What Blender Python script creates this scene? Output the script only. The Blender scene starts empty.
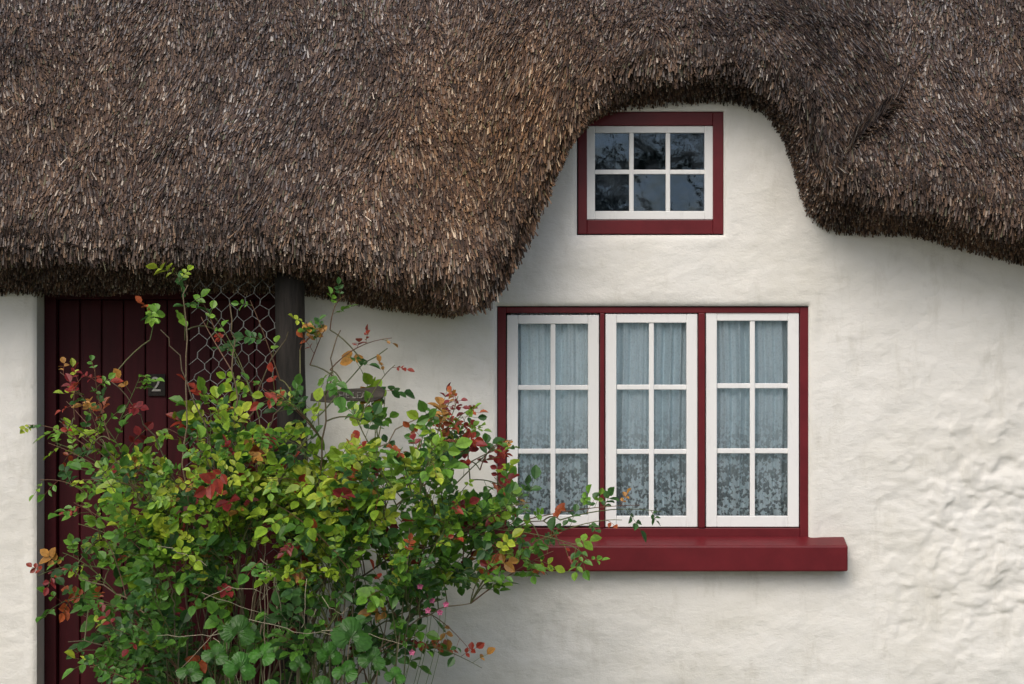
import bpy, math, random
import numpy as np
from mathutils import Vector, Matrix
random.seed(7); rng=np.random.default_rng(7)
CAMY=-8.0; CZ=1.79; PPM=250.0
def W(px,py,y=0.0):
    s=(y-CAMY)/(-CAMY)
    return Vector(((px-512)/PPM*s, y, CZ+(342-py)/PPM*s))
scene=bpy.context.scene
col=scene.collection
def add(ob,parent=None):
    col.objects.link(ob)
    if parent: ob.parent=parent
    return ob
def empty(name):
    e=bpy.data.objects.new(name,None); col.objects.link(e); return e
# ---------------------------------------------------------------- numpy noise
_lat={}
def vn(u,v,seed=0):
    if seed not in _lat: _lat[seed]=np.random.default_rng(1000+seed).random((256,256))
    L=_lat[seed]
    u=np.asarray(u,float)+500; v=np.asarray(v,float)+500
    i=np.floor(u).astype(int); j=np.floor(v).astype(int)
    f=u-i; g=v-j; f=f*f*(3-2*f); g=g*g*(3-2*g)
    a=L[i%256,j%256]; b=L[(i+1)%256,j%256]; c=L[i%256,(j+1)%256]; d=L[(i+1)%256,(j+1)%256]
    return ((a*(1-f)+b*f)*(1-g)+(c*(1-f)+d*f)*g)*2-1
def sstep(a,b,x):
    t=np.clip((x-a)/(b-a),0,1); return t*t*(3-2*t)
# ---------------------------------------------------------------- materials
def newmat(name):
    m=bpy.data.materials.new(name); m.use_nodes=True
    nt=m.node_tree; b=nt.nodes['Principled BSDF']
    return m,nt,b
def N(nt,t,**k):
    n=nt.nodes.new(t)
    for a,v in k.items(): setattr(n,a,v)
    return n
def noise(nt,scale,detail=4,rough=0.6,mapscale=None):
    tc=N(nt,'ShaderNodeTexCoord'); mp=N(nt,'ShaderNodeMapping')
    nt.links.new(tc.outputs['Object'],mp.inputs['Vector'])
    if mapscale: mp.inputs['Scale'].default_value=mapscale
    n=N(nt,'ShaderNodeTexNoise'); n.inputs['Scale'].default_value=scale
    n.inputs['Detail'].default_value=detail; n.inputs['Roughness'].default_value=rough
    nt.links.new(mp.outputs[0],n.inputs['Vector']); return n
def ramp(nt,src,stops):
    r=N(nt,'ShaderNodeValToRGB'); e=r.color_ramp.elements
    while len(e)<len(stops): e.new(0.5)
    for i,(p,c) in enumerate(stops):
        e[i].position=p; e[i].color=(c[0],c[1],c[2],1)
    nt.links.new(src,r.inputs[0]); return r
def bump(nt,src,b,strength,dist,prev=None):
    n=N(nt,'ShaderNodeBump'); n.inputs['Strength'].default_value=strength; n.inputs['Distance'].default_value=dist
    nt.links.new(src,n.inputs['Height'])
    if prev: nt.links.new(prev.outputs[0],n.inputs['Normal'])
    nt.links.new(n.outputs[0],b.inputs['Normal']); return n
def mat_simple(name,c1,c2,scale,rough,bs=0.3,bd=0.002,ms=None,detail=5,p=(0.35,0.7),spec=.5):
    m,nt,b=newmat(name)
    n=noise(nt,scale,detail,0.65,ms)
    r=ramp(nt,n.outputs['Fac'],[(p[0],c1),(p[1],c2)])
    nt.links.new(r.outputs[0],b.inputs['Base Color'])
    b.inputs['Roughness'].default_value=rough; b.inputs['Specular IOR Level'].default_value=spec
    bump(nt,n.outputs['Fac'],b,bs,bd)
    return m
# plaster
M_wall,nt,b=newmat('limewashed_plaster')
n1=noise(nt,1.6,7,0.65); n2=noise(nt,9,6,0.7,(0.8,1,1.1)); n3=noise(nt,55,6,0.75,(0.7,1,1.2)); n4=noise(nt,5,8,0.75,(1.6,1,0.5))
r1=ramp(nt,n1.outputs['Fac'],[(0.3,(0.70,0.68,0.605)),(0.5,(0.785,0.768,0.71)),(0.75,(0.81,0.80,0.755))])
r2=ramp(nt,n4.outputs['Fac'],[(0.28,(0.84,0.83,0.80)),(0.47,(1,1,1))])
mx=N(nt,'ShaderNodeMixRGB',blend_type='MULTIPLY'); mx.inputs[0].default_value=1
nt.links.new(r1.outputs[0],mx.inputs[1]); nt.links.new(r2.outputs[0],mx.inputs[2])
nt.links.new(mx.outputs[0],b.inputs['Base Color']); b.inputs['Roughness'].default_value=0.85
p=bump(nt,n2.outputs['Fac'],b,0.30,0.012); bump(nt,n3.outputs['Fac'],b,0.65,0.005,p)
def strawmat(name):
    m,nt,b=newmat(name)
    a=N(nt,'ShaderNodeAttribute'); a.attribute_name='Col'
    nt.links.new(a.outputs['Color'],b.inputs['Base Color'])
    b.inputs['Roughness'].default_value=0.6
    b.inputs['Specular IOR Level'].default_value=0.25
    return m
M_straw=strawmat('weathered_reed')
M_under=mat_simple('thatch_base',(0.018,0.011,0.007),(0.05,0.032,0.02),40,0.9,1,0.02,(3,1,0.4))
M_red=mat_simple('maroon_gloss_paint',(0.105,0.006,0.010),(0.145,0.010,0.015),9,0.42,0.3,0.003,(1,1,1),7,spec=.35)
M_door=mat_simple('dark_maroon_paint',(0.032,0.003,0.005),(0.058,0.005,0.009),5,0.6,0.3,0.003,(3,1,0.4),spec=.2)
M_white=mat_simple('white_window_paint',(0.70,0.70,0.68),(0.81,0.81,0.79),30,0.45,0.3,0.002,(1,1,.3),7,(0.25,0.45))
M_post=mat_simple('weathered_post_wood',(0.010,0.008,0.006),(0.034,0.027,0.022),14,0.85,0.9,0.01,(3,3,0.35))
M_sign=mat_simple('driftwood',(0.03,0.025,0.02),(0.10,0.08,0.062),18,0.8,0.8,0.006,(0.5,3,3))
M_wire=mat_simple('galvanised_wire',(0.14,0.14,0.13),(0.30,0.30,0.28),40,0.55)
M_pale=mat_simple('pale_letter_paint',(0.28,0.27,0.24),(0.48,0.46,0.42),60,0.7)
M_worn=mat_simple('worn_letter_paint',(0.06,0.055,0.045),(0.34,0.32,0.28),70,0.8,p=(.42,.6))
M_room=mat_simple('dark_room_tone',(0.03,0.04,0.055),(0.05,0.065,0.085),2,0.9)  # unlit room's darkness and a blue tint put into the colour
M_stone=mat_simple('step_stone',(0.2,0.19,0.17),(0.33,0.31,0.28),8,0.85,0.6,0.01)
def glass(name,tint,wob,boost,mottle,gcol):
    m,nt,b=newmat(name); nt.nodes.remove(b)
    out=nt.nodes['Material Output']
    tr=N(nt,'ShaderNodeBsdfTransparent'); tr.inputs[0].default_value=(*tint,1)
    gl=N(nt,'ShaderNodeBsdfGlossy'); gl.inputs['Roughness'].default_value=0.03; gl.inputs[0].default_value=(*gcol,1)
    df=N(nt,'ShaderNodeBsdfDiffuse'); df.inputs[0].default_value=(0.36,0.44,0.52,1)
    fr=N(nt,'ShaderNodeFresnel'); fr.inputs[0].default_value=1.6
    nn=noise(nt,5,3,0.5); bp=N(nt,'ShaderNodeBump'); bp.inputs['Strength'].default_value=wob; bp.inputs['Distance'].default_value=0.01
    nt.links.new(nn.outputs['Fac'],bp.inputs['Height']); nt.links.new(bp.outputs[0],gl.inputs['Normal'])
    mu=N(nt,'ShaderNodeMath',operation='MULTIPLY_ADD'); mu.inputs[1].default_value=boost; mu.inputs[2].default_value=0.0
    nt.links.new(fr.outputs[0],mu.inputs[0])
    mix=N(nt,'ShaderNodeMixShader'); nt.links.new(mu.outputs[0],mix.inputs[0])
    nt.links.new(tr.outputs[0],mix.inputs[1]); nt.links.new(gl.outputs[0],mix.inputs[2])
    dn=noise(nt,9,7,0.7); dr=ramp(nt,dn.outputs['Fac'],[(0.42,(0.0,0.0,0.0)),(0.8,(mottle,mottle,mottle))])  # noise mask mixes a pale blue-grey layer over the pane
    m2=N(nt,'ShaderNodeMixShader'); nt.links.new(dr.outputs[0],m2.inputs[0])
    nt.links.new(mix.outputs[0],m2.inputs[1]); nt.links.new(df.outputs[0],m2.inputs[2])
    nt.links.new(m2.outputs[0],out.inputs[0]); return m
M_glass=glass('old_window_glass',(0.98,0.995,1.0),0.25,1.6,.08,(.9,.95,1))
M_glass2=glass('mottled_window_glass',(0.8,0.9,1.0),0.5,1.9,.16,(.50,.70,1))  # blue put into the reflection tint; stronger mottled layer
# lace
M_lace,nt,b=newmat('lace_curtain'); out=nt.nodes['Material Output']
uv=N(nt,'ShaderNodeUVMap')
vo=N(nt,'ShaderNodeTexVoronoi'); vo.inputs['Scale'].default_value=85
v2=N(nt,'ShaderNodeTexVoronoi'); v2.inputs['Scale'].default_value=26
no=N(nt,'ShaderNodeTexNoise'); no.inputs['Scale'].default_value=60; no.inputs['Detail'].default_value=2
sx=N(nt,'ShaderNodeSeparateXYZ')
for t in (vo.inputs['Vector'],no.inputs['Vector'],sx.inputs[0],v2.inputs['Vector']): nt.links.new(uv.outputs[0],t)
low=N(nt,'ShaderNodeMapRange'); low.inputs['From Min'].default_value=0.55; low.inputs['From Max'].default_value=0.15; low.inputs['To Min'].default_value=0.0; low.inputs['To Max'].default_value=1.0
nt.links.new(sx.outputs[1],low.inputs['Value'])
ad=N(nt,'ShaderNodeMath',operation='MULTIPLY_ADD'); nt.links.new(v2.outputs['Distance'],ad.inputs[0]); ad.inputs[1].default_value=.45; nt.links.new(no.outputs['Fac'],ad.inputs[2])
fl=ramp(nt,ad.outputs[0],[(0.71,(0,0,0)),(0.79,(1,1,1))])
hole_=ramp(nt,vo.outputs['Distance'],[(0.25,(1,1,1)),(0.45,(0,0,0))])
mul=N(nt,'ShaderNodeMath',operation='MULTIPLY'); nt.links.new(fl.outputs[0],mul.inputs[0]); nt.links.new(low.outputs[0],mul.inputs[1])
m1=N(nt,'ShaderNodeMath',operation='MULTIPLY_ADD'); nt.links.new(hole_.outputs[0],m1.inputs[0]); m1.inputs[1].default_value=0.09; m1.inputs[2].default_value=0.0
m2=N(nt,'ShaderNodeMath',operation='MULTIPLY_ADD',use_clamp=True); nt.links.new(mul.outputs[0],m2.inputs[0]); m2.inputs[1].default_value=0.68; nt.links.new(m1.outputs[0],m2.inputs[2])
tr=N(nt,'ShaderNodeBsdfTransparent')
df=N(nt,'ShaderNodeBsdfDiffuse'); df.inputs[0].default_value=(0.84,0.95,0.985,1)
mm=N(nt,'ShaderNodeMixShader'); nt.links.new(m2.outputs[0],mm.inputs[0]); nt.links.new(df.outputs[0],mm.inputs[1]); nt.links.new(tr.outputs[0],mm.inputs[2])
nt.links.new(mm.outputs[0],out.inputs[0]); nt.nodes.remove(b)
def leafmat(name,rough=0.42,trans=.3):
    m,nt,b=newmat(name); out=nt.nodes['Material Output']
    a=N(nt,'ShaderNodeAttribute'); a.attribute_name='Col'
    nz=noise(nt,90,3,0.6); rr=ramp(nt,nz.outputs['Fac'],[(0.3,(0.72,0.74,0.7)),(0.7,(1.15,1.12,1.1))])
    mx=N(nt,'ShaderNodeMixRGB',blend_type='MULTIPLY'); mx.inputs[0].default_value=1
    nt.links.new(a.outputs['Color'],mx.inputs[1]); nt.links.new(rr.outputs[0],mx.inputs[2])
    nt.links.new(mx.outputs[0],b.inputs['Base Color']); b.inputs['Roughness'].default_value=rough
    b.inputs['Specular IOR Level'].default_value=0.4
    if trans>0:
        tl=N(nt,'ShaderNodeBsdfTranslucent'); nt.links.new(mx.outputs[0],tl.inputs[0])
        ms=N(nt,'ShaderNodeMixShader'); ms.inputs[0].default_value=trans
        nt.links.new(b.outputs[0],ms.inputs[1]); nt.links.new(tl.outputs[0],ms.inputs[2]); nt.links.new(ms.outputs[0],out.inputs[0])
    return m
M_leaf=leafmat('rose_leaf')
M_cane=leafmat('rose_cane',0.6,0)
# ---------------------------------------------------------------- helpers
def boxes(name,lst,mat,parent,bevel=0.003):
    vs=[];fs=[]
    for (x0,x1,y0,y1,z0,z1) in lst:
        o=len(vs)
        vs+=[(x0,y0,z0),(x1,y0,z0),(x1,y1,z0),(x0,y1,z0),(x0,y0,z1),(x1,y0,z1),(x1,y1,z1),(x0,y1,z1)]
        fs+=[(o,o+3,o+2,o+1),(o+4,o+5,o+6,o+7),(o,o+1,o+5,o+4),(o+1,o+2,o+6,o+5),(o+2,o+3,o+7,o+6),(o+3,o,o+4,o+7)]
    me=bpy.data.meshes.new(name); me.from_pydata(vs,[],fs); me.materials.append(mat)
    ob=add(bpy.data.objects.new(name,me),parent)
    if bevel:
        bv=ob.modifiers.new('b','BEVEL'); bv.width=bevel; bv.segments=2; bv.harden_normals=False
    return ob
def pb(px0,px1,py0,py1,yf,yb):
    a=W(px0,py1,yf); c=W(px1,py0,yf)
    return (a.x,c.x,yf,yb,a.z,c.z)
def npmesh(name,verts,faces4,mat,parent,colr=None,smooth=True,tris=None):
    me=bpy.data.meshes.new(name)
    nv=len(verts); nq=0 if faces4 is None else len(faces4); ntr=0 if tris is None else len(tris)
    me.vertices.add(nv); me.vertices.foreach_set('co',np.asarray(verts,np.float32).ravel())
    idx=[];tot=[]
    if nq: idx.append(np.asarray(faces4).ravel()); tot.append(np.full(nq,4))
    if ntr: idx.append(np.asarray(tris).ravel()); tot.append(np.full(ntr,3))
    idx=np.concatenate(idx); tot=np.concatenate(tot); st=np.concatenate([[0],np.cumsum(tot)[:-1]])
    me.loops.add(len(idx)); me.loops.foreach_set('vertex_index',idx.astype(np.int32))
    me.polygons.add(len(tot)); me.polygons.foreach_set('loop_start',st.astype(np.int32)); me.polygons.foreach_set('loop_total',tot.astype(np.int32))
    me.polygons.foreach_set('use_smooth',np.full(len(tot),smooth))
    me.update(calc_edges=True); me.validate()
    if colr is not None:
        ca=me.color_attributes.new('Col','FLOAT_COLOR','POINT')
        c4=np.ones((nv,4),np.float32); c4[:,:3]=colr; ca.data.foreach_set('color',c4.ravel())
    me.materials.append(mat)
    return add(bpy.data.objects.new(name,me),parent)

cottage=empty('thatched_cottage')
# ---------------------------------------------------------------- thatch curves
C=[(-620,244,-620,290,-4.9,-.48),(-100,248,-100,290,-2.62,-.48),(0,250,0,290,-2.22,-.48),(100,251,100,289,-1.83,-.48),(200,254,200,286,-1.45,-.48),
(300,259,298,288,-1.08,-.48),(350,266,340,296,-.9,-.49),(400,278,388,304,-.74,-.5),(432,290,420,308,-.62,-.5),(460,302,452,311,-.52,-.5),
(482,300,472,304,-.44,-.49),(500,282,484,282,-.36,-.47),(520,243,503,243,-.27,-.44),(538,205,524,207,-.18,-.42),(553,171,544,174,-.09,-.40),
(569,134,566,139,.0,-.38),(588,103,592,113,.1,-.36),(618,80,622,104,.25,-.34),(662,67,665,101,.46,-.33),(710,64,710,97,.7,-.33),
(752,70,742,101,.95,-.33),(782,84,767,111,1.15,-.34),(802,108,784,133,1.32,-.36),(811,138,795,160,1.45,-.38),(817,160,802,188,1.56,-.40),
(824,176,810,213,1.66,-.42),(846,186,830,228,1.78,-.44),(880,191,864,230,1.92,-.45),(920,199,907,229,2.1,-.46),(960,211,950,241,2.3,-.47),
(1024,226,1024,260,2.62,-.48),(1200,246,1200,285,3.4,-.48),(1640,250,1640,292,4.9,-.48)]
E=[];I=[];T=[];Y=[]
for o in C:
    a=W(o[0],o[1],o[5]); E.append((a.x,a.z)); c=W(o[2],o[3],0.03); I.append((c.x,c.z)); T.append(o[4]); Y.append(o[5])
E=np.array(E);I=np.array(I);T=np.array(T);Y=np.array(Y)
sl=np.concatenate([[0],np.cumsum(np.hypot(*np.diff(E,axis=0).T))])
def cat(sv,arr):
    return np.interp(sv,sl,arr)
ns=760
sd=np.linspace(0,sl[-1],ns)
def sm(a,k=9):
    ker=np.hanning(k+2)[1:-1]; ker/=ker.sum(); return np.convolve(np.pad(a,k//2,mode='reflect',reflect_type='odd'),ker,'valid')
Ex=sm(cat(sd,E[:,0]));Ez=sm(cat(sd,E[:,1]));Ix=sm(cat(sd,I[:,0]));Iz=sm(cat(sd,I[:,1]));Tx=sm(cat(sd,T),41);Ey=sm(cat(sd,Y),21)
Ez=Ez+0.012*vn(sd*9,sd*0,1)+0.009*vn(sd*25,sd*0,2)
ZT=4.6
nt_=150
tt=np.linspace(0,1,nt_)**1.5
X=Ex[:,None]*(1-tt)+Tx[:,None]*tt; Z=Ez[:,None]*(1-tt)+ZT*tt
D=np.full(X.shape,9.0)
Yn=np.zeros(X.shape)
for k in range(0,ns,2):
    d=np.hypot(X-Ex[k],Z-Ez[k]); msk=d<D; D=np.where(msk,d,D); Yn=np.where(msk,Ey[k],Yn)
D[:,0]=0
zz=Z-2.10
ymain=-0.50+0.86*0.5*(zz+np.sqrt(zz*zz+0.02))
ynear=Yn+1.25*D
kk=0.16; h=np.clip(0.5+0.5*(ynear-ymain)/kk,0,1)
Yv=ynear*(1-h)+ymain*h-kk*h*(1-h)
Yv=np.maximum(Yv, Yn-0.06)
Yv+=0.14*np.exp(-D/0.065)
Yv+=0.034*vn(X*2.2,Z*2.2,3)+0.018*vn(X*7,Z*5,4)+0.007*vn(X*18,Z*10,7)
Yv+=0.012*np.sin(Z*30+3*vn(X*1.3,Z,5))*vn(X*1.5,Z*1.5,6)
P=np.stack([X,Yv,Z],-1)
def gridmesh(name,P,mat,flip=False):
    a,b_=P.shape[:2]; idx=np.arange(a*b_).reshape(a,b_)
    q=np.stack([idx[:-1,:-1],idx[1:,:-1],idx[1:,1:],idx[:-1,1:]],-1).reshape(-1,4)
    if flip: q=q[:,::-1]
    return npmesh(name,P.reshape(-1,3),q,mat,cottage)
gridmesh('thatch_roof_front',P,M_under)
nc=14; cc=np.linspace(0,1,nc)
P0=P[:,0,:]; P1=np.stack([Ix,np.full(ns,0.03),Iz],-1)
PC=P0[:,None,:]*(1-cc)[None,:,None]+P1[:,None,:]*cc[None,:,None]
PC[:,:,1]-=(np.sin(cc*math.pi)*0.03)[None,:]
gridmesh('thatch_eave_cut',PC,M_under,True)
def quad(name,vs,mat,parent=cottage):
    me=bpy.data.meshes.new(name); me.from_pydata(vs,[],[tuple(range(len(vs)))]); me.materials.append(mat)
    return add(bpy.data.objects.new(name,me),parent)
yt=float(P[:,-1,1].mean()); 
quad('thatch_roof_back',[(-4.9,yt-0.1,4.62),(4.9,yt-0.1,4.62),(4.9,4.6,2.0),(-4.9,4.6,2.0)],M_under)
# ---------------------------------------------------------------- straws
def straws(name,P,n,lenr,radr,lift,spread,darkf,xlim=2.6,zlim=3.55,down=0.5,cut=False):
    dS=P[1:,:-1]-P[:-1,:-1]; dT=P[:-1,1:]-P[:-1,:-1]
    Nn=np.cross(dS,dT); area=np.linalg.norm(Nn,axis=-1); Nn/=area[...,None]+1e-12
    Nn*=np.where(Nn[...,1:2]>0,-1,1) if not cut else 1
    ctr=P[:-1,:-1]
    w=area*(np.abs(ctr[...,0])<xlim)*(ctr[...,2]<zlim)
    w=(w/w.sum()).ravel(); pick=rng.choice(len(w),n,p=w)
    f=rng.random((n,1)); g=rng.random((n,1))
    b0=ctr.reshape(-1,3)[pick]+dS.reshape(-1,3)[pick]*f+dT.reshape(-1,3)[pick]*g
    nr=Nn.reshape(-1,3)[pick]
    dt=-dT.reshape(-1,3)[pick]; dt/=np.linalg.norm(dt,axis=1,keepdims=True)+1e-9
    if cut:
        dd=np.tile(np.array([[0,-0.62,-0.78]]),(n,1))
        nr=np.where((nr@np.array([0,-0.6,-0.6]))[:,None]<0,-nr,nr)
        dd=dd+nr*0.6
    else:
        dn=np.array([[0,0,-1.0]])-nr*(-nr[:,2:3]); dn/=np.linalg.norm(dn,axis=1,keepdims=True)+1e-9
        dd=dt*(1-down)+dn*down
        dd/=np.linalg.norm(dd,axis=1,keepdims=True)
        sdv=np.cross(dd,nr)
        dr=0.16*vn(b0[:,0]*2.2,b0[:,2]*2.2,11)+0.14*vn(b0[:,0]*13,b0[:,2]*7,12)
        dd=dd+sdv*dr[:,None]
    sd_=np.cross(dd,nr); sd_/=np.linalg.norm(sd_,axis=1,keepdims=True)+1e-9
    dd=dd+sd_*rng.normal(0,spread,(n,1))+nr*np.abs(rng.normal(lift,lift*0.8,(n,1)))
    dd/=np.linalg.norm(dd,axis=1,keepdims=True)
    L=rng.uniform(lenr[0],lenr[1],(n,1)); R=radr[0]+(radr[1]-radr[0])*rng.random((n,1))**1.6
    sd_=np.cross(dd,nr); sd_/=np.linalg.norm(sd_,axis=1,keepdims=True)+1e-9
    up=np.cross(sd_,dd)
    base=b0-dd*L*0.5-nr*0.004; tip=b0+dd*L*0.5+nr*rng.uniform(0,0.006,(n,1))
    V=np.zeros((n,7,3))
    for k in range(3):
        a=k*2*math.pi/3+math.pi/6
        off=sd_*math.cos(a)+up*math.sin(a)*np.sign((up*nr).sum(1,keepdims=True))
        V[:,k]=base+off*R*.8; V[:,3+k]=tip+off*R
    V[:,6]=tip+dd*R*0.3
    o=(np.arange(n)*7)[:,None]
    q=np.concatenate([o+np.array([[0,1,4,3]]),o+np.array([[1,2,5,4]])],0) if not cut else np.concatenate([o+np.array([[0,1,4,3]]),o+np.array([[1,2,5,4]]),o+np.array([[2,0,3,5]])],0)
    t=np.concatenate([o+np.array([[3,4,6]]),o+np.array([[4,5,6]]),o+np.array([[5,3,6]])],0)
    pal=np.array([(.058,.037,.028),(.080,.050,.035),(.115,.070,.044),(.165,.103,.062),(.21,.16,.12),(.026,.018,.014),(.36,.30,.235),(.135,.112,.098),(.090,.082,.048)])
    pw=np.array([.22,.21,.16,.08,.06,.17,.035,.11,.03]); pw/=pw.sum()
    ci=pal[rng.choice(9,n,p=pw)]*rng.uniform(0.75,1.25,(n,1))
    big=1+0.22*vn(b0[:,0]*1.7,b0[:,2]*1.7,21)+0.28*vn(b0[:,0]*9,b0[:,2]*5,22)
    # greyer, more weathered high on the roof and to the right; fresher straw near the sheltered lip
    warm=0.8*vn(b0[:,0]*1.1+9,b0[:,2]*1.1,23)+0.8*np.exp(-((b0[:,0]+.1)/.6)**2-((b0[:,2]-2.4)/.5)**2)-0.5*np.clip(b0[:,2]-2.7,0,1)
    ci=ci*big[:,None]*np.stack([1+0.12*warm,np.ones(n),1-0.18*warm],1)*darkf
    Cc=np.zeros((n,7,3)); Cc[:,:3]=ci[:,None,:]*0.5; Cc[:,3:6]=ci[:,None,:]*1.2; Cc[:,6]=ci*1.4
    return npmesh(name,V.reshape(-1,3),q,M_straw,cottage,Cc.reshape(-1,3),False,t)
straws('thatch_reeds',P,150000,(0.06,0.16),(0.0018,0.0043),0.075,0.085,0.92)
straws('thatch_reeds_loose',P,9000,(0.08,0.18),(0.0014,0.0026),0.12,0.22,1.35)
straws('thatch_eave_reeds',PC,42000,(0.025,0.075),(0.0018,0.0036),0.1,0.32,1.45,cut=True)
# ---------------------------------------------------------------- wall
holes=[]
def hole(px0,px1,py0,py1):
    a=W(px0,py1); c=W(px1,py0); holes.append((a.x,c.x,a.z,c.z)); return holes[-1]
HW=hole(497,809,306,542); HU=hole(577,724,111,235); HD=hole(36,284,286,792)
HD=(HD[0],HD[1],0.0,HD[3]); holes[-1]=HD
xs=np.concatenate([np.arange(-4.5,-2.6,.05),np.arange(-2.6,2.6,0.007),np.arange(2.6,4.5,.05)]); zs=np.concatenate([np.arange(0,.3,.03),np.arange(0.3,3.05,0.007)])
for h_ in holes:
    for v_,arr in ((h_[0],'x'),(h_[1],'x'),(h_[2],'z'),(h_[3],'z')):
        if arr=='x': xs[np.argmin(abs(xs-v_))]=v_
        else: zs[np.argmin(abs(zs-v_))]=v_
XX,ZZ=np.meshgrid(xs,zs,indexing='ij')
disp=0.012*vn(XX*1.6,ZZ*1.9,31)+0.005*vn(XX*5,ZZ*6,32)+0.0018*vn(XX*10,ZZ*20,33)+0.0010*vn(XX*30,ZZ*38,34)
# lumpy patched areas: low on the right, and a band under the right-hand eave
pat=np.exp(-((XX-1.95)/.5)**2-((ZZ-1.0)/.5)**2)*1.1+np.exp(-((XX-1.75)/.45)**2-((ZZ-2.02)/.2)**2)
rough=np.clip(pat*(0.75+0.7*vn(XX*2.6,ZZ*2.6,35))+.12*np.clip((XX-1.2)/.5,0,1),0,1.0)
wx=XX+0.03*vn(XX*7,ZZ*7,40)+0.012*vn(XX*25,ZZ*25,42); wz=ZZ+0.03*vn(XX*7+3,ZZ*7,41)+.012*vn(XX*25,ZZ*25,43)
f1=vn(wx*12,wz*16,36)+.5*vn(wx*24,wz*28,44); f2=vn(wx*19,wz*24,37)+.4*vn(wx*36,wz*40,45); f3=vn(wx*7,wz*8,46)+.5*vn(wx*18,wz*18,47)
disp+=rough*(0.005*vn(wx*13,wz*17,48)-0.0055*sstep(-.1,.4,f1)-0.0045*sstep(.0,.5,f2)+0.003*sstep(.0,.4,f3)+0.0025*vn(XX*34,ZZ*44,38))
disp+=(1-rough)*(-0.0018*np.abs(vn(wx*9,wz*12,39))-0.0012*sstep(.25,.45,f3))
dist=np.full(XX.shape,9.0)
for h_ in holes:
    dx=np.maximum(np.maximum(h_[0]-XX,XX-h_[1]),0); dz=np.maximum(np.maximum(h_[2]-ZZ,ZZ-h_[3]),0)
    dist=np.minimum(dist,np.hypot(dx,dz))
YY=disp*np.clip(dist/0.05,0,1)+0.013*np.exp(-dist/0.008)
idx=np.arange(XX.size).reshape(XX.shape)
q=np.stack([idx[:-1,:-1],idx[1:,:-1],idx[1:,1:],idx[:-1,1:]],-1).reshape(-1,4)
cx=((XX[:-1,:-1]+XX[1:,1:])/2).ravel(); cz=((ZZ[:-1,:-1]+ZZ[1:,1:])/2).ravel()
keep=cz<np.interp(cx,np.maximum.accumulate(Ix),Iz)+0.10
for h_ in holes: keep&=~((cx>h_[0])&(cx<h_[1])&(cz>h_[2])&(cz<h_[3]))
npmesh('front_wall',np.stack([XX,YY,ZZ],-1).reshape(-1,3),q[keep],M_wall,cottage)
rev=[]
def reveal(h,dep):
    x0,x1,z0,z1=h; f=0.0135; t=0.05
    rev.extend([(x0-t,x0,f,dep,z0-t if z0>0 else 0,z1+t),(x1,x1+t,f,dep,z0-t if z0>0 else 0,z1+t),(x0,x1,f,dep,z1,z1+t)])
    if z0>0: rev.append((x0,x1,f,dep,z0-t,z0))
reveal(HW,0.12); reveal(HU,0.12); reveal(HD,0.20)
boxes('window_and_door_reveals',rev,M_wall,cottage,0)
boxes('side_and_back_walls',[(-4.5,-4.2,0.05,4.3,0,2.3),(4.2,4.5,0.05,4.3,0,2.3),(-4.2,4.2,4.0,4.3,0,2.3)],M_wall,cottage,0)
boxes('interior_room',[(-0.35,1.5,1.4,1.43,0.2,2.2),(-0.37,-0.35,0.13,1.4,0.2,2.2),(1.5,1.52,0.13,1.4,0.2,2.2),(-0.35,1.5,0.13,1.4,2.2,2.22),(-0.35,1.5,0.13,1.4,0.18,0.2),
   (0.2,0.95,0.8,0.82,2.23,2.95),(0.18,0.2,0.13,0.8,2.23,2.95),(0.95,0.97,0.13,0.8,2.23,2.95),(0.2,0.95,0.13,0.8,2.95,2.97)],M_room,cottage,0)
# ---------------------------------------------------------------- windows
def casement(px0,px1,py0,py1,st,ncol,nrow,mt,yf,white,gl,tilt=.0015):
    white+= [pb(px0,px0+st,py0,py1,yf,yf+.035),pb(px1-st,px1,py0,py1,yf,yf+.035)]
    white+= [pb(px0+st,px1-st,py0,py0+st*0.8,yf+.001,yf+.035),pb(px0+st,px1-st,py1-st,py1,yf+.001,yf+.035)]
    iw=px1-px0-2*st; ih=py1-py0-1.8*st
    for i in range(1,ncol):
        c=px0+st+iw*i/ncol; white.append(pb(c-mt/2,c+mt/2,py0+st*.8,py1-st,yf+.005,yf+.022))
    for j in range(1,nrow):
        c=py0+st*.8+ih*j/nrow; white.append(pb(px0+st,px1-st,c-mt/2,c+mt/2,yf+.008,yf+.021))
    for i in range(ncol):
        for j in range(nrow):
            y=yf+.016
            a=W(px0+st+iw*i/ncol,py0+st*.8+ih*(j+1)/nrow,y); c=W(px0+st+iw*(i+1)/ncol,py0+st*.8+ih*j/nrow,y)
            t1=random.uniform(-tilt,tilt); t2=random.uniform(-tilt,tilt)
            gl.append([(a.x,y-t1,a.z-0),(c.x,y+t1,a.z),(c.x,y+t2+t1,c.z),(a.x,y+t2-t1,c.z)])
def panes(name,gl,mat):
    vs=[];fs=[]
    for g in gl:
        o=len(vs); vs+=g; fs.append((o,o+1,o+2,o+3))
    me=bpy.data.meshes.new(name); me.from_pydata(vs,[],fs); me.materials.append(mat); add(bpy.data.objects.new(name,me),cottage)
white=[];gl=[]
yw=0.028
for (a,c,p0,p1) in ((507,599,315,526),(605.5,697.5,314,527),(706,799,312,527)):
    casement(a,c,p0,p1,11,2,3,5,yw,white,gl)
boxes('ground_floor_window_casements',white,M_white,cottage,0.0025)
panes('ground_floor_window_panes',gl,M_glass)
fr=[pb(497.5,506,307,541,.022,.10),pb(800,808.5,307,541,.022,.10),pb(506,800,307,313,.023,.10),pb(506,800,528,541,.023,.10),
    pb(600,604.5,313,528,.018,.10),pb(698.5,705,313,528,.018,.10)]
boxes('ground_floor_window_frame',fr,M_red,cottage,0.003)
sill=[pb(486,848,546,571.5,-.075,.02)]
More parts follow.
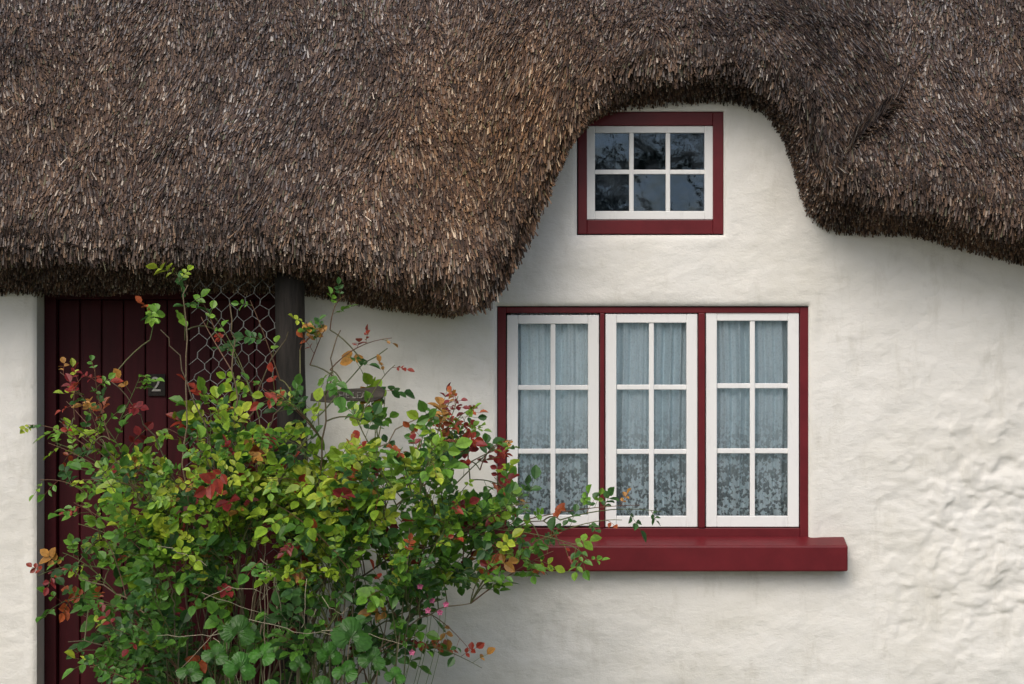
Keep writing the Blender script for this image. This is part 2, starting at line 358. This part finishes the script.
so=boxes('window_sill',sill,M_red,cottage,0.006)
for v in so.data.vertices:
    if v.co.y>0 and v.co.z>CZ-0.84: v.co.z+=0.03
white=[];gl=[]
casement(586.5,713,126,219.5,8.5,3,2,4.5,yw,white,gl,.0035)
boxes('dormer_window_casement',white,M_white,cottage,0.0025)
panes('dormer_window_panes',gl,M_glass2)
fr=[pb(578,587,112,234,.020,.10),pb(713,723.5,112,234,.020,.10),pb(587,713,112,125.5,.021,.10),pb(587,713,220,234,.021,.10)]
boxes('dormer_window_frame',fr,M_red,cottage,0.003)
def curtain(name,px0,px1,py0,py1,seed,y=0.086):
    vs=[];fs=[];uvs=[]
    a=W(px0,py1,y);c=W(px1,py0,y); nx=170;nz=24
    r=random.Random(seed); ph=[r.uniform(0,6.28) for _ in range(4)]
    for j in range(nz+1):
        for i in range(nx+1):
            u=i/nx;v=j/nz; x=a.x+(c.x-a.x)*u
            w=u+0.014*math.sin(5*v+ph[0])
            yy=y+0.019*math.sin(w*46+ph[1]+2.2*math.sin(w*7+ph[2]))*(0.6+0.4*math.sin(w*11+ph[3]))+0.003*math.sin(w*120+v*2)
            vs.append((x,yy,a.z+(c.z-a.z)*v)); uvs.append((u*(c.x-a.x)*1.6,v))
    for j in range(nz):
        for i in range(nx):
            o=j*(nx+1)+i; fs.append((o,o+1,o+nx+2,o+nx+1))
    me=bpy.data.meshes.new(name); me.from_pydata(vs,[],fs); me.materials.append(M_lace)
    ul=me.uv_layers.new(); 
    for l in me.loops: ul.data[l.index].uv=uvs[l.vertex_index]
    for p in me.polygons: p.use_smooth=True
    add(bpy.data.objects.new(name,me),cottage)
curtain('lace_curtain',508,599,308,530,1); curtain('lace_curtain',606,697,308,530,2); curtain('lace_curtain',707,798,308,530,3)
# ---------------------------------------------------------------- door
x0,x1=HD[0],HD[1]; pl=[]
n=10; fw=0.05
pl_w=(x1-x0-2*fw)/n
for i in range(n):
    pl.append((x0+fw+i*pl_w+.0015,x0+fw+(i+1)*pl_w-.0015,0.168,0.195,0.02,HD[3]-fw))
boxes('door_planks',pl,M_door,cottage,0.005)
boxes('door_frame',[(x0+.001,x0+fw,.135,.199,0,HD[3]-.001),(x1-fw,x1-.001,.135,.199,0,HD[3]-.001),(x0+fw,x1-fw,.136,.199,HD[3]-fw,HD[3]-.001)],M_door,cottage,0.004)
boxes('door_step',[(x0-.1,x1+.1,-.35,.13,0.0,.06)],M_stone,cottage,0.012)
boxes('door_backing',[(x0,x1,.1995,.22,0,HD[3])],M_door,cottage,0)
def text(name,s,size,loc,mat,parent,ext=0.002):
    cu=bpy.data.curves.new(name,'FONT'); cu.body=s; cu.size=size; cu.extrude=ext; cu.align_x='CENTER'; cu.align_y='CENTER'
    cu.materials.append(mat); o=add(bpy.data.objects.new(name,cu),parent); o.location=loc; o.rotation_euler=(math.radians(90),0,0); return o
plq=empty('house_number_plaque')
boxes('plate',[pb(148,165,374,396,.155,.167)],M_post,plq,0.002)
text('digit','2',0.085,W(156,385,.152),M_pale,plq)
# ---------------------------------------------------------------- tubes
class Acc:
    def __init__(s): s.v=[];s.f=[];s.t=[];s.c=[]
    def tube(s,pts,r0,r1,col,sides=5):
        n=len(pts); o=len(s.v)
        for i,p in enumerate(pts):
            d=(pts[min(i+1,n-1)]-pts[max(i-1,0)]).normalized()
            a=d.cross(Vector((0.3,1,0.2))).normalized(); b=d.cross(a)
            r=r0+(r1-r0)*i/(n-1)
            for k in range(sides):
                t=2*math.pi*k/sides; s.v.append(p+(a*math.cos(t)+b*math.sin(t))*r); s.c.append(col)
        for i in range(n-1):
            for k in range(sides):
                k2=(k+1)%sides; s.f.append((o+i*sides+k,o+i*sides+k2,o+(i+1)*sides+k2,o+(i+1)*sides+k))
    def build(s,name,mat,parent,smooth=True):
        return npmesh(name,np.array([tuple(v) for v in s.v]),np.array(s.f) if s.f else None,mat,parent,np.array(s.c),smooth,np.array(s.t) if s.t else None)
def bez(p0,p1,p2,n):
    return [p0*(1-t)**2+p1*2*t*(1-t)+p2*t*t for t in [i/(n-1) for i in range(n)]]
# ---------------------------------------------------------------- trellis with post and chicken wire
trel=empty('chicken_wire_trellis')
pa=W(292,300,-.18); YP=-.18
vs=[];fs=[];nseg=40;sides=14
for i in range(nseg+1):
    z=2.06*i/nseg
    for k in range(sides):
        t=2*math.pi*k/sides; r=0.056+0.006*vn(t*1.3,z*2.5,51)+0.003*vn(t*4,z*1.1,52)
        vs.append((pa.x+r*math.cos(t)+0.012*math.sin(z*2),YP+r*math.sin(t),z))
for i in range(nseg):
    for k in range(sides):
        k2=(k+1)%sides; fs.append((i*sides+k,i*sides+k2,(i+1)*sides+k2,(i+1)*sides+k))
fs.append(tuple(nseg*sides+k for k in range(sides)))
me=bpy.data.meshes.new('post'); me.from_pydata(vs,[],[*fs]); me.materials.append(M_post)
for p in me.polygons: p.use_smooth=True
add(bpy.data.objects.new('post',me),trel)
A=Acc()
wl=W(186,0,YP).x; wr=pa.x-0.03; hw=0.060; hz=0.046
def jit(x,z):
    x2=x+0.022*float(vn(x*5,z*5,65))+.12*(z-1.6)*0.3; z2=z+0.035*float(vn(x*4+3,z*4,66))
    return Vector((min(x2,wr+.01)+0.006*float(vn(x*30,z*30,61)),YP+0.03*float(vn(x*5,z*4,62))+0.003*float(vn(x*33,z*31,63)),z2+0.006*float(vn(x*30+7,z*30,64))))
row=0; z=0.9
while z<2.03:
    x=wl+(hw/2 if row%2 else 0)
    while x<wr:
        a=jit(x,z); b_=jit(x+hw/2,z+hz*.55); c_=jit(x+hw,z); d_=jit(x+hw/2,z+hz)
        A.tube([a,b_],.0014,.0014,(1,1,1),4); A.tube([b_,c_],.0014,.0014,(1,1,1),4)
        A.tube([b_,d_],.0021,.0021,(1,1,1),4)
        x+=hw
    z+=hz; row+=1
A.build('chicken_wire',M_wire,trel,False)
# ---------------------------------------------------------------- name sign
sg=empty('house_name_sign')
pts=[(310,401),(311,393),(325,391),(345,389),(366,388),(379,386),(385,391),(383,398),(372,402),(350,401),(330,403)]
v0=[W(x,y,-.385) for x,y in pts]; v1=[Vector((v.x,-.362,v.z)) for v in v0]; n=len(pts)
me=bpy.data.meshes.new('board'); me.from_pydata(v0+v1,[],[tuple(range(n)),tuple(range(2*n-1,n-1,-1))]+[(i,n+i,n+(i+1)%n,(i+1)%n) for i in range(n)]); me.materials.append(M_sign)
bo=add(bpy.data.objects.new('board',me),sg); bv=bo.modifiers.new('b','BEVEL'); bv.width=.003; bv.segments=2
text('letters','THE LEA',0.034,W(350,395.5,-.388),M_worn,sg,.0012)
boxes('bracket',[(pa.x-.01,pa.x+.03,-.362,-.19,W(0,399,-.35).z,W(0,391,-.35).z)],M_post,sg,.002)
# ---------------------------------------------------------------- rose bush
LE=Acc(); CA=Acc()
def pxof(p):
    s=(p.y-CAMY)/(-CAMY); return 512+p.x/s*PPM, 342-(p.z-CZ)/s*PPM
def leaflet(base,d,nrm,L,w,col):
    d=d.normalized(); s=d.cross(nrm)
    if s.length<1e-4: s=Vector((1,0,0))
    s.normalize(); n=s.cross(d).normalized()
    o=len(LE.v); f=random.uniform(.10,.35)*w; dr=random.uniform(.02,.22)*L
    def P_(u,vv,h): return base+d*(u*L)+s*(vv*w)+n*h-Vector((0,0,1))*(dr*u*u)
    pts=[P_(0,0,0),P_(.22,.36,f*.7),P_(.5,.5,f),P_(.78,.33,f*.7),P_(1,0,0),P_(.78,-.33,f*.7),P_(.5,-.5,f),P_(.22,-.36,f*.7),P_(.3,0,0),P_(.62,0,0)]
    LE.v+=pts
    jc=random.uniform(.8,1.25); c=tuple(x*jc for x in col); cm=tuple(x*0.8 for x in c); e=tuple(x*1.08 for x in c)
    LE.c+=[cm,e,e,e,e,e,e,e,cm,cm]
    LE.t+=[(o,o+8,o+1),(o+4,o+3,o+9),(o,o+7,o+8),(o+4,o+9,o+5)]
    LE.f+=[(o+8,o+9,o+2,o+1),(o+7,o+6,o+9,o+8)]
    LE.t+=[(o+9,o+3,o+2),(o+9,o+6,o+5)]
GREENS=[(.075,.20,.028),(.10,.25,.03),(.14,.31,.035),(.19,.36,.04),(.045,.125,.03),(.06,.155,.04)]
YEL=[(.30,.44,.035),(.39,.48,.045),(.24,.40,.03)]
REDS=[(.32,.045,.025),(.38,.09,.03),(.24,.028,.03),(.44,.22,.05)]
def rv(s=1): return Vector((random.gauss(0,s),random.gauss(0,s),random.gauss(0,s)))
def compound(p,d,size,red):
    px,py=pxof(p)
    if 306<px<392 and 376<py<412 and p.y<-.3: return
    if 190<px<268 and 290<py<375 and random.random()<.5: return
    yprob=0.34*math.exp(-(((px-290)/150)**2+((py-490)/80)**2))+0.07
    if py>590: yprob*=0.3
    if random.random()<red: c=random.choice(REDS)
    elif random.random()<yprob*1.6: c=random.choice(YEL)
    else:
        c=random.choice(GREENS if py<600 else GREENS[:2]+GREENS[4:])
    d=d.normalized(); nrm=(Vector((0,-0.75,0.9))+rv(.42)).normalized()
    L=size*random.uniform(1.7,2.3)
    end=p+d*L-Vector((0,0,L*.12))
    CA.tube([p,p+d*L*.5,end],.0011,.0008,(.12,.16,.04) if random.random()>red else (.22,.06,.03),3)
    side=d.cross(nrm).normalized()
    npair=random.choice((1,2,2,2,3))
    for k in range(npair):
        u=(k+1.0)/(npair+.9)
        q=p+d*L*u-Vector((0,0,L*.12*u*u))
        for sgn in (1,-1):
            if random.random()<.06: continue
            dd=(side*sgn+d*random.uniform(.35,.8)+rv(.15))
            s_=size*random.uniform(.75,1.05)*(0.8+.2*k)
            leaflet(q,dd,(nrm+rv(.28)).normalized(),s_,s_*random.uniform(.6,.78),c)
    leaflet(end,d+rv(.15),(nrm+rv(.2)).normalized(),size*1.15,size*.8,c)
def shoot(p0,p1,nleaf,size=.036,redtip=.35,red=.03,sag=.0,r=.0028,ccol=None):
    mid=(p0+p1)/2+Vector((random.uniform(-.04,.04),random.uniform(-.04,.04),.05+sag)); n=9
    pts=bez(p0,mid,p1,n)
    ccol=ccol or random.choice([(.09,.12,.035),(.13,.14,.05),(.15,.08,.045)])
    CA.tube(pts,r,.0012,ccol,4)
    for i in range(nleaf):
        u=.12+.88*(i+random.uniform(.2,.8))/nleaf; u=min(u,1)
        k=min(int(u*(n-1)),n-2); f=u*(n-1)-k; q=pts[k]*(1-f)+pts[k+1]*f
        ax=(pts[k+1]-pts[k]).normalized()
        out=rv(1); out=(out-ax*out.dot(ax)).normalized(); out.y-=.15
        compound(q,out+ax*.6+Vector((0,0,.15)),size*(1.1-.4*u*(random.random()>.3)),redtip if u>.75 else red)
canes=[]
tips=[(60,420),(110,380),(160,330),(185,285),(230,300),(290,330),(340,330),(385,350),(455,400),(500,450),(540,520),(470,600),(60,570),(70,640),(140,500),(200,440),(260,420),(320,430),(380,440),(420,490),(350,540),(250,520),(170,580),(410,610),(450,540),(300,390)]
for i,(tx,ty) in enumerate(tips):
    bx=random.uniform(190,430)*.6+ (tx*.25+80) *.4+20
    dy=random.uniform(-.85,-.30)
    p0=W(bx,812,0); p0.y=random.uniform(-.75,-.4); p0.z=0
    p2=W(tx,ty,dy); p1=Vector((p0.x*.75+p2.x*.25,(p0.y+p2.y)/2,p2.z*.75+.1))
    pts=bez(p0,p1,p2,26); pts=[p+rv(.006) for p in pts]
    CA.tube(pts,random.uniform(.0045,.008),.002,random.choice([(.10,.08,.045),(.16,.12,.07),(.08,.10,.03),(.20,.16,.10)]),6)
    canes+=pts[8:]
cn=np.array([tuple(p) for p in canes])
BL=[(285,475,110,48,56),(200,515,92,48,32),(120,460,48,42,12),(75,405,28,22,4),(345,515,92,48,46),(430,520,70,38,27),(478,560,40,20,8),(125,585,62,52,19),
(95,640,38,30,8),(205,420,70,30,8),(310,390,60,28,8),(425,440,42,32,11),(240,320,50,25,3),(375,605,50,42,11),(235,640,60,30,8),(165,650,45,30,8),(290,565,100,30,17),(310,640,70,25,5)]
for (bx,by,rx,ry,num) in BL:
    for _ in range(num):
        tx=random.gauss(bx,rx*.62); ty=random.gauss(by,ry*.62)
        dy=random.uniform(-1.0,-.16) if by>380 else random.uniform(-.55,-.3)
        p1=W(tx,ty,dy)
        tgt=np.array((p1.x*.9,p1.y,p1.z-.18)); a=cn-tgt; j=int(np.argmin((a*a).sum(1)))
        base=Vector(cn[j])
        dirv=(p1-base)
        if dirv.length<.14: p1=base+Vector((random.uniform(-.15,.15)+ (tx-280)/900,random.uniform(-.15,0),random.uniform(.1,.22)))
        topn=ty<435
        shoot(base,p1,random.randint(5,8),random.uniform(.034,.055),redtip=.42 if topn else .17,red=.06 if topn else .02)
MS=[((90,450),(28,425),5,.25,.3),((100,440),(60,372),6,.6,.5),((110,440),(95,368),6,.7,.5),((120,420),(140,375),5,.6,.4),((330,370),(392,338),4,.7,.4),((360,420),(395,365),4,.7,.5),
((430,470),(458,396),6,.9,.6),((440,480),(470,425),6,.8,.5),((420,470),(435,415),6,.9,.6),((450,490),(505,440),5,.7,.5),((470,530),(585,548),7,.3,.15),((480,535),(640,505),6,.7,.25),((560,520),(662,512),4,.9,.4),
((540,540),(622,520),3,.5,.2),((560,545),(590,565),4,.1,.05),((400,640),(482,668),5,.8,.5),((420,610),(470,650),3,.8,.4),((110,570),(38,576),6,.5,.3),((90,600),(50,610),5,.2,.1),((185,340),(176,272),6,.1,.05),
((215,330),(200,300),5,.1,.05),((300,350),(306,322),5,.95,.7),((310,365),(325,330),5,.9,.6),((280,380),(250,300),5,.2,.1),((90,500),(40,480),4,.2,.1),((100,540),(80,505),4,.8,.4),((470,480),(520,500),5,.6,.3),
((480,470),(512,440),5,.5,.3),((150,340),(150,310),4,.1,.1),((500,560),(548,575),5,.15,.05),((330,330),(345,296),3,.3,.1),((230,560),(110,560),6,.1,.05),((435,450),(452,400),5,.95,.8),((450,440),(478,408),4,.9,.7),((75,420),(85,375),5,.8,.6)]
for a,c,nl,rt,rd in MS:
    y=random.uniform(-.7,-.45) if a[1]>380 else -.42
    p0=W(a[0],a[1],y); p1=W(c[0],c[1],y-.05)
    d_=cn-np.array(tuple(p0)); j=int(np.argmin((d_*d_).sum(1)))
    CA.tube(bez(Vector(cn[j]),(Vector(cn[j])+p0)/2+Vector((0,0,.03)),p0,6),.003,.0026,(.12,.12,.05),4)
    shoot(p0,p1,nl,random.uniform(.030,.040),redtip=rt,red=rd,r=.0026)
for _ in range(56):
    x=min(max(random.gauss(290,70),150),400); p0=W(x,812,-.6); p0.y=random.uniform(-.9,-.4); p0.z=0.0
    p2=W(min(max(x+random.gauss(0,45),110),410),random.uniform(520,600),p0.y+random.uniform(-.1,.1))
    CA.tube([q_+rv(.004) for q_ in bez(p0,(p0+p2)/2+Vector((random.uniform(-.12,.12),0,0)),p2,14)],.0035,.0018,random.choice([(.22,.18,.12),(.12,.09,.05),(.30,.25,.17),(.07,.08,.03)]),4)
for _ in range(14):
    a=W(random.uniform(180,330),random.uniform(555,640),-.9); c=a+Vector((random.uniform(-.3,.3),random.uniform(-.08,.08),random.uniform(-.25,.08)))
    CA.tube([q_+rv(.004) for q_ in bez(a,(a+c)/2+Vector((0,-.03,random.uniform(-.08,.08))),c,8)],.0016,.001,(.32,.28,.2),4)
bush=empty('rose_bush')
LE.build('leaves',M_leaf,bush,False); CA.build('canes',M_cane,bush)
# low geranium with lobed leaves and pink flowers
ger=empty('geranium_plant'); LE=Acc(); CA=Acc()
def lobed(c,r,nrm,col):
    nrm=nrm.normalized(); s=nrm.cross(Vector((0.2,.1,1))).normalized(); u=nrm.cross(s)
    if u.z<0: u=-u
    rings=[.0,.35,.7,1.0]; n=43; o=len(LE.v)
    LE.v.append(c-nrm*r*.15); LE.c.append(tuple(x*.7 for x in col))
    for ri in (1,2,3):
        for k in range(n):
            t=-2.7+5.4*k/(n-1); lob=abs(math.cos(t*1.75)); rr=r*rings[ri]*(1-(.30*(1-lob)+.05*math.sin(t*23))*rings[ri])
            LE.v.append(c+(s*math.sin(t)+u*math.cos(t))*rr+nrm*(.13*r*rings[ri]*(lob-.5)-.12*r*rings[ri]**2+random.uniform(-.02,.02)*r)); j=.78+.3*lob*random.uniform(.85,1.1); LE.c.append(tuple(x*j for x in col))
    for k in range(n-1):
        LE.t.append((o,o+1+k,o+2+k))
        for ri in (0,1):
            a=o+1+ri*n+k; LE.f.append((a,a+n,a+n+1,a+1))
for (x,y,r) in [(352,636,.078),(330,655,.05),(372,660,.05),(238,632,.066),(215,655,.05),(262,655,.055),(240,668,.06),(345,672,.05),(300,665,.04),(190,672,.05),(395,676,.04),(320,690,.06),(270,695,.06),(205,690,.05),(360,695,.05)]:
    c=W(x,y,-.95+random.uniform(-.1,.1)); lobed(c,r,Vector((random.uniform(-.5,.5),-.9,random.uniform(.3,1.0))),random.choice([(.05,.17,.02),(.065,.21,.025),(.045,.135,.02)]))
    b0=Vector((c.x+random.uniform(-.1,.1),-.7,0)); CA.tube(bez(b0,(b0+c)/2+Vector((0,.05,.1)),c,8),.003,.002,(.1,.16,.05),4)
for (x,y) in [(432,600),(440,612),(428,610),(446,604),(412,652),(420,586)]:
    c=W(x,y,-.85)
    b0=W(x-25,720,-.8); CA.tube(bez(b0,(b0+c)/2+Vector((.05,0,.1)),c,8),.0015,.001,(.1,.14,.04),3)
    for k in range(5):
        t=k*1.2566+.3; dd=Vector((math.cos(t),-.35,math.sin(t)))
        leaflet(c,dd,Vector((0,-1,.1)),.013,.011,(.6,.16,.30))
LE.build('leaves_and_flowers',M_leaf,ger,False); CA.build('stems',M_cane,ger)
# sprig at right side of wall
sp=empty('climbing_plant'); LE=Acc(); CA=Acc()
b0=Vector((2.11,-.08,0)); pts=[b0+Vector((.02*math.sin(i*.7),0,i*.06)) for i in range(22)]
CA.tube(pts,.006,.002,(.12,.1,.05),5)
for z in (.2,.35,.5,.75,.88,1.17,1.2): 
    compound(Vector((2.11,-.08,z)),Vector((random.uniform(-.2,.6),-.4,.4)),.026,.2)
LE.build('leaves',M_leaf,sp,False); CA.build('stem',M_cane,sp)
# ---------------------------------------------------------------- ground
M_ground=mat_simple('garden_grass_soil',(0.035,0.05,0.018),(0.08,0.10,0.035),3,0.95,0.8,0.03)
me=bpy.data.meshes.new('ground'); me.from_pydata([(-300,-300,0),(300,-300,0),(300,300,0),(-300,300,0)],[],[(0,1,2,3)]); me.materials.append(M_ground)
add(bpy.data.objects.new('ground',me))
M_path=mat_simple('gravel_path',(0.24,0.23,0.21),(0.42,0.40,0.36),60,0.95,0.9,0.02)
me=bpy.data.meshes.new('path'); me.from_pydata([(-40,-5.2,.004),(40,-5.2,.004),(40,-1.3,.004),(-40,-1.3,.004)],[],[(0,1,2,3)]); me.materials.append(M_path)
add(bpy.data.objects.new('garden_path',me))
# distant trees opposite the cottage (they show in the window glass)
n=22000; cl=[]
for i in range(52):
    cx_=random.uniform(-32,32); hgt=random.uniform(3.4,7.6); cl.append((cx_,-32+random.uniform(-3,3),hgt*.55,random.uniform(1.0,2.4),hgt*.48))
cl=np.array(cl); pk=rng.integers(0,len(cl),n); dirs=rng.normal(size=(n,3)); dirs/=np.linalg.norm(dirs,axis=1,keepdims=True); rr=rng.random((n,1))**.4
c0=cl[pk][:,:3]+dirs*rr*cl[pk][:,[3,3,4]]
e1=rng.normal(size=(n,3))*.2; e2=rng.normal(size=(n,3))*.2
V=np.stack([c0,c0+e1,c0+e2],1).reshape(-1,3); t=np.arange(n*3).reshape(-1,3)
cc_=np.repeat(rng.uniform(.5,1.2,(n,1))*np.array([[.05,.08,.03]]),3,axis=0)
tp=empty('distant_trees')
npmesh('foliage',V,None,M_cane,tp,cc_,False,t)
TA=Acc()
for c in cl: TA.tube([Vector((c[0],c[1],0)),Vector((c[0]+.1,c[1],c[2]*.6)),Vector((c[0],c[1],c[2]+c[4]*.4))],.2,.06,(.06,.045,.03),7)
TA.build('trunks',M_cane,tp)
# ---------------------------------------------------------------- light, world, camera
w=bpy.data.worlds.new('World'); scene.world=w; w.use_nodes=True; nt=w.node_tree
sky=nt.nodes.new('ShaderNodeTexSky'); sky.sky_type='NISHITA'; sky.sun_disc=False
el=math.radians(47); az=math.radians(202)
sky.sun_elevation=el; sky.sun_rotation=az; sky.air_density=1.0; sky.dust_density=4.0; sky.ozone_density=1.2
nt.links.new(sky.outputs[0],nt.nodes['Background'].inputs[0]); nt.nodes['Background'].inputs[1].default_value=0.15
L=bpy.data.lights.new('sun','SUN'); L.energy=1.4; L.angle=math.radians(45); L.color=(1,.97,.93)
lo=add(bpy.data.objects.new('sun',L))
sdir=Vector((math.sin(az)*math.cos(el),math.cos(az)*math.cos(el),math.sin(el)))
lo.rotation_euler=sdir.to_track_quat('Z','Y').to_euler()
cam=bpy.data.cameras.new('camera'); co=add(bpy.data.objects.new('camera',cam)); scene.camera=co
co.location=(0,CAMY,CZ); co.rotation_euler=(math.radians(90),0,0)
cam.sensor_width=36; cam.lens=36*8/4.096; cam.clip_end=1000
scene.view_settings.view_transform='Standard'; scene.view_settings.look='None'; scene.view_settings.exposure=0
